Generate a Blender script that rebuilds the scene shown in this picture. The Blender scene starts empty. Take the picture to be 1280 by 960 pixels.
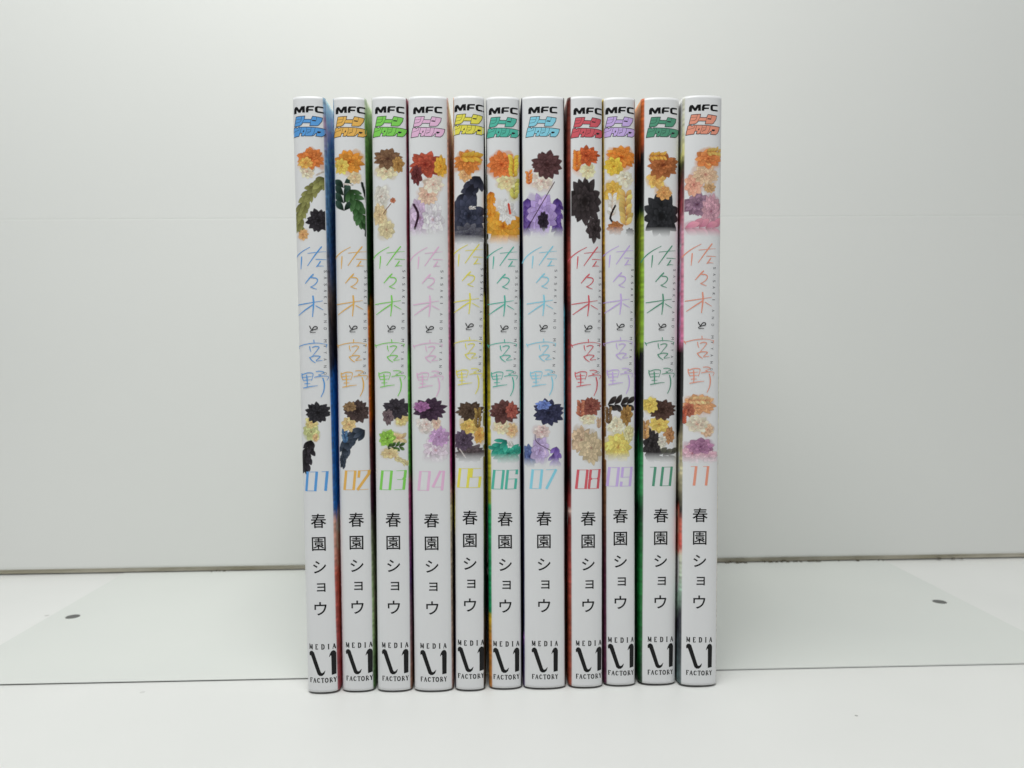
import bpy, bmesh, math, random
import numpy as np
from mathutils import Vector, Matrix
from mathutils.geometry import tessellate_polygon

scene = bpy.context.scene
MM = 0.001
R = math.radians

# ------------------------------------------------------------------ camera
cam_data = bpy.data.cameras.new('camera')
cam = bpy.data.objects.new('camera', cam_data)
scene.collection.objects.link(cam)
cam_data.sensor_width = 36.0
cam_data.lens = 27.0
cam_data.clip_start = 0.005
cam_data.clip_end = 50
psi, th, ro = R(1.60102), R(1.80375), R(-0.53037)
fw = Vector((math.sin(psi) * math.cos(th), math.cos(psi) * math.cos(th), -math.sin(th)))
rt = fw.cross(Vector((0, 0, 1))).normalized()
up = rt.cross(fw)
r2 = rt * math.cos(ro) + up * math.sin(ro)
u2 = -rt * math.sin(ro) + up * math.cos(ro)
mw = Matrix((r2, u2, -fw)).transposed().to_4x4()
mw.translation = Vector((0, -235.684, 103.104)) * MM
cam.matrix_world = mw
cam_data.dof.use_dof = True
cam_data.dof.focus_distance = 0.2375
cam_data.dof.aperture_fstop = 19
scene.camera = cam

# ------------------------------------------------------------------ light
world = bpy.data.worlds.new('World')
scene.world = world
world.use_nodes = True
bg = world.node_tree.nodes['Background']
bg.inputs['Color'].default_value = (0.96, 0.98, 1.0, 1)
bg.inputs['Strength'].default_value = 0.22


def area(name, loc, target, size, size_y, energy, col):
    d = bpy.data.lights.new(name, 'AREA')
    d.shape = 'RECTANGLE'
    d.size, d.size_y, d.energy, d.color = size, size_y, energy, col
    o = bpy.data.objects.new(name, d)
    scene.collection.objects.link(o)
    o.location = loc
    o.rotation_euler = (Vector(target) - Vector(loc)).to_track_quat('-Z', 'Y').to_euler()
    return o


area('desk_lamp', (-0.10, -0.15, 0.55), (-0.02, 0.07, 0.1), 0.35, 0.25, 1.3, (0.985, 1.0, 0.97))
area('ceiling_lamp', (0.02, -0.36, 1.20), (-0.02, 0.07, 0.1), 0.50, 0.35, 4.7, (0.985, 1.0, 0.975))

scene.view_settings.view_transform = 'Standard'
scene.view_settings.look = 'None'
scene.view_settings.exposure = 0.08
scene.view_settings.gamma = 1


# ------------------------------------------------------------------ helpers
def lin(c):
    r = []
    for x in c[:3]:
        x = x / 255.0
        r.append(x / 12.92 if x <= 0.04045 else ((x + 0.055) / 1.055) ** 2.4)
    return r


def ink(c, k=1.2):
    """printing ink from a colour as it looks on the lit page"""
    return [min(0.86, x * k) for x in lin(c)]


def principled(name, col, rough=0.5, spec=0.5):
    m = bpy.data.materials.new(name)
    m.use_nodes = True
    b = m.node_tree.nodes['Principled BSDF']
    b.inputs['Base Color'].default_value = (*col, 1)
    b.inputs['Roughness'].default_value = rough
    b.inputs['Specular IOR Level'].default_value = spec
    return m


def add_noise_col(m, col_a, col_b, scale, detail=3, lo=0.35, hi=0.65, stretch=(1, 1, 1)):
    nt = m.node_tree
    b = nt.nodes['Principled BSDF']
    tc = nt.nodes.new('ShaderNodeTexCoord')
    mp = nt.nodes.new('ShaderNodeMapping')
    mp.inputs['Scale'].default_value = stretch
    nz = nt.nodes.new('ShaderNodeTexNoise')
    nz.inputs['Scale'].default_value = scale
    nz.inputs['Detail'].default_value = detail
    rp = nt.nodes.new('ShaderNodeValToRGB')
    rp.color_ramp.elements[0].position = lo
    rp.color_ramp.elements[1].position = hi
    rp.color_ramp.elements[0].color = (*col_a, 1)
    rp.color_ramp.elements[1].color = (*col_b, 1)
    nt.links.new(tc.outputs['Object'], mp.inputs['Vector'])
    nt.links.new(mp.outputs['Vector'], nz.inputs['Vector'])
    nt.links.new(nz.outputs['Fac'], rp.inputs['Fac'])
    nt.links.new(rp.outputs['Color'], b.inputs['Base Color'])
    return tc, mp, rp


def add_bump(m, scale, dist, strength=0.4, detail=4, stretch=(1, 1, 1)):
    nt = m.node_tree
    b = nt.nodes['Principled BSDF']
    tc = nt.nodes.new('ShaderNodeTexCoord')
    mp = nt.nodes.new('ShaderNodeMapping')
    mp.inputs['Scale'].default_value = stretch
    nz = nt.nodes.new('ShaderNodeTexNoise')
    nz.inputs['Scale'].default_value = scale
    nz.inputs['Detail'].default_value = detail
    bp = nt.nodes.new('ShaderNodeBump')
    bp.inputs['Strength'].default_value = strength
    bp.inputs['Distance'].default_value = dist
    nt.links.new(tc.outputs['Object'], mp.inputs['Vector'])
    nt.links.new(mp.outputs['Vector'], nz.inputs['Vector'])
    nt.links.new(nz.outputs['Fac'], bp.inputs['Height'])
    nt.links.new(bp.outputs['Normal'], b.inputs['Normal'])


def add_specks(m, scale, size, col, keep=0.9):
    """sparse dark specks of dirt: voronoi cells, only a few of them hold a dot"""
    nt = m.node_tree
    b = nt.nodes['Principled BSDF']
    src = b.inputs['Base Color'].links[0].from_socket
    tc = nt.nodes.new('ShaderNodeTexCoord')
    vo = nt.nodes.new('ShaderNodeTexVoronoi')
    vo.inputs['Scale'].default_value = scale
    nt.links.new(tc.outputs['Object'], vo.inputs['Vector'])
    sep = nt.nodes.new('ShaderNodeSeparateColor')
    nt.links.new(vo.outputs['Color'], sep.inputs['Color'])
    near = nt.nodes.new('ShaderNodeMath'); near.operation = 'LESS_THAN'
    near.inputs[1].default_value = size
    nt.links.new(vo.outputs['Distance'], near.inputs[0])
    few = nt.nodes.new('ShaderNodeMath'); few.operation = 'GREATER_THAN'
    few.inputs[1].default_value = keep
    nt.links.new(sep.outputs['Red'], few.inputs[0])
    mu = nt.nodes.new('ShaderNodeMath'); mu.operation = 'MULTIPLY'
    nt.links.new(near.outputs[0], mu.inputs[0]); nt.links.new(few.outputs[0], mu.inputs[1])
    m2 = nt.nodes.new('ShaderNodeMath'); m2.operation = 'MULTIPLY'
    nt.links.new(mu.outputs[0], m2.inputs[0]); nt.links.new(sep.outputs['Green'], m2.inputs[1])
    mx = nt.nodes.new('ShaderNodeMixRGB')
    mx.inputs['Color2'].default_value = (*col, 1)
    nt.links.new(m2.outputs[0], mx.inputs['Fac'])
    nt.links.new(src, mx.inputs['Color1'])
    nt.links.new(mx.outputs['Color'], b.inputs['Base Color'])


def link_mesh(name, verts, faces, mats, parent=None, mat_idx=None, smooth=None, cols=None):
    me = bpy.data.meshes.new(name)
    me.from_pydata([tuple(v) for v in verts], [], faces)
    for m in (mats if isinstance(mats, (list, tuple)) else [mats]):
        me.materials.append(m)
    if mat_idx is not None:
        me.polygons.foreach_set('material_index', np.array(mat_idx, dtype=np.int32))
    if smooth is not None:
        me.polygons.foreach_set('use_smooth', np.array(smooth, dtype=bool))
    if cols is not None:
        a = me.color_attributes.new('print', 'FLOAT_COLOR', 'POINT')
        a.data.foreach_set('color', np.asarray(cols, dtype=np.float32).ravel())
    me.update()
    o = bpy.data.objects.new(name, me)
    scene.collection.objects.link(o)
    if parent:
        o.parent = parent
    return o


def tag(o, label=None, cat=None, group=None, kind=None):
    for k, v in (('label', label), ('category', cat), ('group', group), ('kind', kind)):
        if v:
            o[k] = v


class Lay:
    """flat artwork in (u, v) millimetres, collected as faces with a layer height"""
    def __init__(self):
        self.v, self.f, self.m = [], [], []

    def add(self, pts, faces, mat=0, h=0.0):
        n = len(self.v)
        self.v += [(p[0], p[1], h) for p in pts]
        for f in faces:
            self.f.append(tuple(n + i for i in f))
            self.m.append(mat)


def smooth_line(pts, step=0.22):
    pts = [np.array(p, float) for p in pts]
    if len(pts) == 2:
        n = max(2, int(np.linalg.norm(pts[1] - pts[0]) / step) + 1)
        return [pts[0] + (pts[1] - pts[0]) * t for t in np.linspace(0, 1, n)]
    P = [2 * pts[0] - pts[1]] + pts + [2 * pts[-1] - pts[-2]]
    out = []
    for i in range(1, len(P) - 2):
        a, b, c, d = P[i - 1:i + 3]
        n = max(2, int(np.linalg.norm(c - b) / step) + 1)
        for k in range(n):
            t = k / n
            out.append(0.5 * ((2 * b) + (c - a) * t + (2 * a - 5 * b + 4 * c - d) * t * t + (-a + 3 * b - 3 * c + d) * t ** 3))
    out.append(P[-2])
    return out


def ribbon(lay, pts, w, mat=0, h=0.0, brush=False, square=False):
    """a pen stroke: a strip along a smoothed line, rounded or brush-tapered at its ends"""
    L = [np.array(p, float) for p in pts] if square else smooth_line(pts)
    n = len(L)
    V, F = [], []
    seg = [0.0]
    for i in range(1, n):
        seg.append(seg[-1] + float(np.linalg.norm(L[i] - L[i - 1])))
    tot = max(seg[-1], 1e-6)
    ts = []
    for i in range(n):
        t = L[min(i + 1, n - 1)] - L[max(i - 1, 0)]
        ts.append(t / max(np.linalg.norm(t), 1e-9))
    def ww(s):
        if not brush:
            return w
        q = s / tot
        return w * (0.72 + 0.38 * math.sin(math.pi * min(1, 0.25 + q * 0.85)) - 0.12 * q)
    if not square:
        for a in (-0.5, -0.3):
            V += [L[0] + ts[0] * a * w + np.array([-ts[0][1], ts[0][0]]) * s * w * math.sqrt(0.25 - a * a) for s in (1, -1)]
    for i in range(n):
        nn = np.array([-ts[i][1], ts[i][0]])
        if square and 0 < i < n - 1:
            a = L[i] - L[i - 1]; b = L[i + 1] - L[i]
            a = a / np.linalg.norm(a); b = b / np.linalg.norm(b)
            na = np.array([-a[1], a[0]]); nb = np.array([-b[1], b[0]])
            mt = na + nb; mt = mt / np.linalg.norm(mt)
            nn = mt / max(0.45, float(mt @ na))
        V += [L[i] + nn * ww(seg[i]) / 2, L[i] - nn * ww(seg[i]) / 2]
    if not square:
        for a in (0.3, 0.5):
            V += [L[-1] + ts[-1] * a * w + np.array([-ts[-1][1], ts[-1][0]]) * s * w * math.sqrt(0.25 - a * a) for s in (1, -1)]
    for i in range(len(V) // 2 - 1):
        F.append((2 * i, 2 * i + 1, 2 * i + 3, 2 * i + 2))
    lay.add(V, F, mat, h)


def fill_poly(lay, pts, mat=0, h=0.0):
    P = [Vector((p[0], p[1], 0)) for p in pts]
    lay.add([(p.x, p.y) for p in P], [tuple(f) for f in tessellate_polygon([P])], mat, h)


_glyphs = {}


def glyph(ch, bold=0.0):
    if (ch, bold) in _glyphs:
        return _glyphs[(ch, bold)]
    cu = bpy.data.curves.new('g', 'FONT')
    cu.body = ch
    cu.size = 1.0
    cu.offset = bold
    cu.resolution_u = 6
    o = bpy.data.objects.new('g', cu)
    scene.collection.objects.link(o)
    bpy.context.view_layer.update()
    ev = o.evaluated_get(bpy.context.evaluated_depsgraph_get())
    me = ev.to_mesh()
    V = np.array([(v.co.x, v.co.y) for v in me.vertices])
    F = [tuple(p.vertices) for p in me.polygons]
    ev.to_mesh_clear()
    bpy.data.objects.remove(o)
    bpy.data.curves.remove(cu)
    _glyphs[(ch, bold)] = (V, F)
    return V, F


def glyph_in(lay, ch, box, mat=0, h=0.0, bold=0.0, turn=False):
    V, F = glyph(ch, bold)
    lo, hi = V.min(0), V.max(0)
    q = (V - lo) / np.maximum(hi - lo, 1e-6)
    u0, v0, u1, v1 = box
    if turn:
        P = [(u0 + b * (u1 - u0), v1 - a * (v1 - v0)) for a, b in q]
        F = [f for f in F]
    else:
        P = [(u0 + a * (u1 - u0), v0 + b * (v1 - v0)) for a, b in q]
    lay.add(P, F, mat, h)


SERIF = {  # (thick?, polyline) in a unit box
    'M': [(0, [(.08, 0), (.12, 1)]), (1, [(.12, 1), (.5, .1)]), (0, [(.5, .05), (.84, 1)]), (1, [(.86, 1), (.88, 0)]), (0, [(0, 0), (.2, 0)]), (0, [(.74, 0), (1, 0)]), (0, [(0, 1), (.2, 1)])],
    'E': [(1, [(.25, 0), (.25, 1)]), (0, [(.05, 1), (.9, 1), (.9, .82)]), (0, [(.05, 0), (.95, 0), (.95, .2)]), (0, [(.3, .52), (.7, .52)])],
    'D': [(1, [(.2, 0), (.2, 1)]), (0, [(.0, 1), (.5, 1)]), (0, [(0, 0), (.5, 0)]), (1, [(.5, 1), (.82, .8), (.88, .5), (.82, .2), (.5, 0)])],
    'I': [(1, [(.5, 0), (.5, 1)]), (0, [(.1, 1), (.9, 1)]), (0, [(.1, 0), (.9, 0)])],
    'A': [(0, [(.1, 0), (.5, 1)]), (1, [(.5, 1), (.85, 0)]), (0, [(.25, .35), (.7, .35)]), (0, [(0, 0), (.25, 0)]), (0, [(.68, 0), (1, 0)])],
    'F': [(1, [(.25, 0), (.25, 1)]), (0, [(.05, 1), (.95, 1), (.95, .8)]), (0, [(.3, .5), (.72, .5)]), (0, [(.05, 0), (.5, 0)])],
    'C': [(1, [(.55, .98), (.22, .82), (.12, .5), (.22, .18), (.55, .02)]), (0, [(.55, .98), (.88, .9), (.92, .72)]), (0, [(.55, .02), (.85, .08), (.95, .25)])],
    'T': [(1, [(.5, 0), (.5, 1)]), (0, [(.05, .8), (.05, 1), (.95, 1), (.95, .8)]), (0, [(.25, 0), (.75, 0)])],
    'O': [(1, [(.5, 1), (.18, .82), (.1, .5), (.18, .18), (.5, 0)]), (1, [(.5, 0), (.82, .18), (.9, .5), (.82, .82), (.5, 1)])],
    'R': [(1, [(.25, 0), (.25, 1)]), (0, [(.05, 1), (.6, 1), (.82, .76), (.6, .5), (.3, .5)]), (1, [(.5, .5), (.9, 0)]), (0, [(.05, 0), (.45, 0)])],
    'Y': [(1, [(.12, 1), (.5, .48)]), (0, [(.9, 1), (.5, .48)]), (1, [(.5, .5), (.5, 0)]), (0, [(0, 1), (.28, 1)]), (0, [(.74, 1), (1, 1)]), (0, [(.3, 0), (.7, 0)])],
}


def serif(lay, ch, box):
    u0, v0, u1, v1 = box
    hh = v1 - v0
    h = 0.0
    for thick, pl in SERIF[ch]:
        ribbon(lay, [(u0 + x * (u1 - u0), v0 + y * hh) for x, y in pl], hh * (0.215 if thick else 0.115), 0, h, square=True)
        h += 0.003


# digits: cell 14.8 wide, 24.6 high in photo pixels, y down; (thick?, points)
DIGIT = {
    '0': [(1, [(1.6, 24.6), (1.6, 0)]), (1, [(13.2, 24.6), (13.2, 0)]), (0, [(3.2, .4), (11.6, .4)]), (0, [(3.2, 24.2), (11.6, 24.2)])],
    '1': [(1, [(13.2, 24.6), (13.2, 0)]), (0, [(6.5, .4), (11.6, .4)])],
    '2': [(1, [(1.6, 9), (1.6, 0)]), (0, [(3.2, .4), (11.6, .4)]), (1, [(1.4, 24.6), (13.2, 5), (13.2, 0)]), (0, [(3.0, 24.2), (14.6, 24.2)])],
    '3': [(1, [(13.2, 24.6), (13.2, 12), (12.2, 10.5), (13.2, 9), (13.2, 0)]), (0, [(2, .4), (11.6, .4)]), (0, [(4, 11.5), (11.6, 11.5)]), (0, [(2, 24.2), (11.6, 24.2)])],
    '4': [(1, [(13.2, 24.6), (13.2, 0)]), (1, [(1.4, 20.2), (9.2, 0)]), (0, [(1.4, 20.2), (11.6, 20.2)]), (0, [(9.6, .4), (11.6, .4)])],
    '5': [(1, [(1.8, 11.8), (1.8, 0)]), (0, [(3.2, .4), (13.2, .4)]), (0, [(3.2, 11.2), (11.6, 11.2)]), (1, [(13.2, 24.6), (13.2, 10.8)]), (0, [(0, 24.2), (11.6, 24.2)])],
    '6': [(1, [(1.6, 24.6), (1.6, 0)]), (0, [(3.2, .4), (11.6, .4)]), (1, [(13.2, 6), (13.2, 0)]), (0, [(3.2, 11.6), (11.6, 11.6)]), (1, [(13.2, 24.6), (13.2, 11.2)]), (0, [(3.2, 24.2), (11.6, 24.2)])],
    '7': [(0, [(0, .4), (11, .4)]), (1, [(2.6, 24.6), (12.8, 0)])],
    '8': [(1, [(1.6, 24.6), (1.6, 13), (2.8, 11.8), (1.6, 10.4), (1.6, 0)]), (1, [(13.2, 24.6), (13.2, 13), (12.4, 11.8), (13.2, 10.4), (13.2, 0)]), (0, [(3.2, .4), (11.6, .4)]), (0, [(4, 11.8), (11.2, 11.8)]), (0, [(3.2, 24.2), (11.6, 24.2)])],
    '9': [(1, [(1.6, 13.2), (1.6, 0)]), (1, [(13.2, 24.6), (13.2, 0)]), (0, [(3.2, .4), (11.6, .4)]), (0, [(3.2, 12.8), (11.6, 12.8)]), (1, [(1.6, 24.6), (1.6, 18.5)]), (0, [(3.2, 24.2), (11.6, 24.2)])],
}

# ------------------------------------------------------------------ data, millimetres on the spine: u across, v up
TITLE = [[0.28,[[-6.16,131.92],[-5.68,132.86],[-4.52,134.15],[-2.72,135.43],[-0.4,136.64]]],[0.33,[[-2.97,133.82],[-3.06,132.49],[-3.26,130.31]]],[0.15,[[-1.04,134.85],[1.42,135.11],[4.21,135.38]]],[0.33,[[3.09,136.81],[1.16,134.29],[-1.09,131.17]]],[0.18,[[1.38,133.02],[4.28,132.98]]],[0.31,[[2.68,132.38],[2.09,131.48],[1.52,130.82]]],[0.18,[[1.57,130.87],[2.48,131.02],[3.51,130.98]]],[0.36,[[0.47,128.46],[-0.61,127.38],[-1.94,125.84]]],[0.28,[[-0.09,127.48],[1.21,127.33],[1.73,126.74],[1.34,125.84],[0.44,125.07],[-0.38,124.69]]],[0.23,[[-0.38,124.69],[0.45,124.3],[1.36,124.0]]],[0.23,[[-4.83,119.29],[-1.08,119.81],[2.93,120.41]]],[0.43,[[0.25,121.87],[0.37,119.69],[-0.02,115.83]]],[0.31,[[0.17,119.3],[-2.1,117.83],[-4.43,116.21]]],[0.2,[[1.0,118.97],[3.08,117.76]]],[0.26,[[0.15,108.53],[0.24,107.6]]],[0.26,[[-5.02,107.03],[-4.58,106.13]]],[0.2,[[-4.69,106.7],[-2.56,107.29],[0.03,107.62],[2.1,107.55],[3.87,107.14]]],[0.2,[[3.92,107.16],[3.67,106.31]]],[0.26,[[-1.13,106.65],[-1.05,105.74],[-0.79,105.1]]],[0.23,[[-0.35,106.34],[0.68,106.65],[1.64,106.39],[1.21,105.62],[-0.34,103.73]]],[0.28,[[-1.24,103.27],[-0.59,102.39],[0.37,101.72]]],[0.23,[[-1.04,103.35],[0.31,103.73],[1.92,103.55],[1.35,102.91],[0.71,102.21],[2.45,102.34]]],[0.28,[[-3.86,98.4],[-3.81,97.36],[-3.41,96.33]]],[0.23,[[-3.6,98.11],[-2.13,98.58],[-0.65,98.52],[-0.33,98.06],[-0.81,96.33]]],[0.2,[[-3.68,97.23],[-0.9,97.49]]],[0.2,[[-3.41,96.33],[-0.89,96.51]]],[0.33,[[-2.3,97.88],[-2.19,96.2],[-2.23,94.26]]],[0.2,[[-3.02,95.3],[-1.33,95.37]]],[0.23,[[-3.4,94.01],[-1.19,94.44],[0.83,94.65]]],[0.2,[[0.6,98.99],[1.9,99.04],[2.89,98.65],[1.38,97.85]]],[0.18,[[1.38,98.01],[2.3,97.49]]],[0.2,[[0.09,97.23],[1.91,97.54],[3.73,97.49],[4.12,97.1],[3.68,96.32]]],[0.33,[[2.56,96.84],[2.91,95.16],[2.71,93.09],[1.94,91.34]]]]
TO = [[0.23,[[-0.99,112.82],[-0.72,112.18],[-0.31,111.72]]],[0.23,[[-0.31,111.72],[0.41,112.59],[1.17,112.54],[1.2,111.98],[0.0,111.61],[-0.85,111.25],[-0.72,110.89],[0.68,110.87]]]]
CAPS = [[[-4.21,176.93],[-4.18,178.25],[-3.82,178.86],[-3.18,178.89],[-2.49,177.92],[-1.82,178.9],[-0.8,178.98],[-0.79,177.15],[-1.53,177.15],[-1.56,178.15],[-2.14,177.14],[-2.68,177.14],[-3.36,178.07],[-3.44,176.94]],[[-0.44,177.16],[-0.41,178.29],[-0.11,178.96],[1.93,179.03],[1.94,178.69],[0.45,178.62],[0.28,178.07],[1.69,178.03],[1.69,177.71],[0.26,177.67],[0.24,177.16]],[[4.49,179.03],[2.93,179.01],[2.36,178.79],[2.23,178.44],[2.24,177.62],[2.41,177.29],[2.95,177.12],[4.51,177.13],[4.51,177.46],[3.13,177.49],[2.94,177.63],[2.91,178.45],[3.11,178.64],[4.5,178.69]]]
BADGE = [[[-3.57,175.99],[-0.78,176.07],[-0.98,175.1],[1.04,175.06],[1.46,176.0],[4.25,175.72],[4.05,174.64],[3.19,173.38],[2.62,173.14],[0.59,173.13],[0.78,173.98],[-1.42,174.03],[-1.99,173.41],[-2.56,173.13],[-4.22,173.09],[-3.96,174.34]],[[-4.45,172.75],[-3.56,172.87],[-3.36,172.47],[-2.94,172.81],[1.2,172.7],[5.28,172.45],[5.06,171.46],[4.58,170.52],[3.91,169.99],[2.27,170.03],[2.56,170.89],[2.24,170.87],[1.75,170.27],[1.18,170.08],[-0.8,170.08],[-0.91,170.45],[-1.2,170.08],[-2.12,170.12],[-1.83,170.94],[-2.43,170.98],[-2.78,170.08],[-5.01,169.94],[-4.85,170.97]]]
BADGE_LINES = [[0.1,[[-1.78,175.95],[-2.02,174.72],[-2.51,174.25],[-3.87,174.12]]],[0.08,[[-3.71,175.13],[-2.05,175.17]]],[0.09,[[-1.0,175.1],[-1.65,174.08]]],[0.1,[[2.71,175.85],[2.55,174.95]]],[0.09,[[1.04,175.06],[0.8,173.98]]],[0.09,[[-4.69,171.5],[-2.76,171.91],[-2.53,172.62]]],[0.1,[[-1.96,172.62],[-2.28,171.58],[-2.43,170.98]]],[0.1,[[-0.27,172.63],[-0.41,171.73],[-0.91,170.45]]],[0.08,[[-0.22,171.95],[0.72,171.95]]],[0.08,[[-0.36,171.26],[0.59,171.32]]],[0.1,[[1.01,172.63],[0.78,171.36],[-0.36,170.79]]],[0.1,[[2.18,172.56],[1.95,171.45],[1.18,170.08]]]]
BADGE_HOLES = [[[1.18,174.58],[1.41,174.88],[2.58,174.8],[2.35,174.47]],[[2.6,171.13],[2.85,171.58],[3.8,171.51],[3.64,171.17],[3.11,170.95]],[[-1.6,171.35],[-1.18,171.95],[-1.11,171.45],[-1.41,171.17]]]
MARK = [[[-3.7,11.33],[-3.76,12.1],[-3.45,12.66],[-2.89,12.8],[-2.35,12.35],[-0.47,6.39],[-0.22,5.91],[0.26,5.86],[1.03,6.62],[0.69,5.64],[0.05,5.11],[-0.68,5.12],[-1.24,5.57],[-3.1,11.04],[-3.35,11.57]],[[2.35,10.85],[2.62,11.79],[2.98,12.42],[3.5,12.7],[4.01,12.44],[4.26,11.77],[4.18,5.37],[3.0,5.23],[2.99,11.22],[2.7,11.37]]]
MEDIA = [["M",[-3.76,13.42,-2.7,14.91]],["E",[-1.81,13.39,-1.04,14.88]],["D",[0.01,13.36,1.01,14.85]],["I",[1.94,13.33,2.48,14.83]],["A",[3.33,13.31,4.29,14.8]]]
FACTORY = [["F",[-3.78,3.03,-3.0,4.4]],["A",[-2.76,3.01,-1.8,4.38]],["C",[-1.51,2.99,-0.64,4.36]],["T",[-0.23,2.97,0.63,4.34]],["O",[0.87,2.95,1.91,4.32]],["R",[2.22,2.93,3.22,4.3]],["Y",[3.47,2.91,4.3,4.28]]]
AUTHOR = [["春",[-2.24,50.95,2.45,55.37]],["園",[-2.06,43.9,2.16,48.17]],["シ",[-1.88,36.98,2.08,40.8]],["ョ",[-0.86,31.22,1.75,33.89]],["ウ",[-1.81,23.94,1.96,28.04]]]
ROMAJI = [["S",4.01,129.4],["A",3.96,127.43],["S",3.91,125.42],["A",3.86,123.5],["K",3.81,121.53],["I",3.77,119.71],["A",3.68,116.38],["N",3.62,114.15],["D",3.57,111.98],["M",3.48,108.28],["I",3.44,106.66],["Y",3.39,104.68],["A",3.33,102.6],["N",3.28,100.47],["O",3.23,98.34]]
NUMV = [62.36,68.38]
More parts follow.
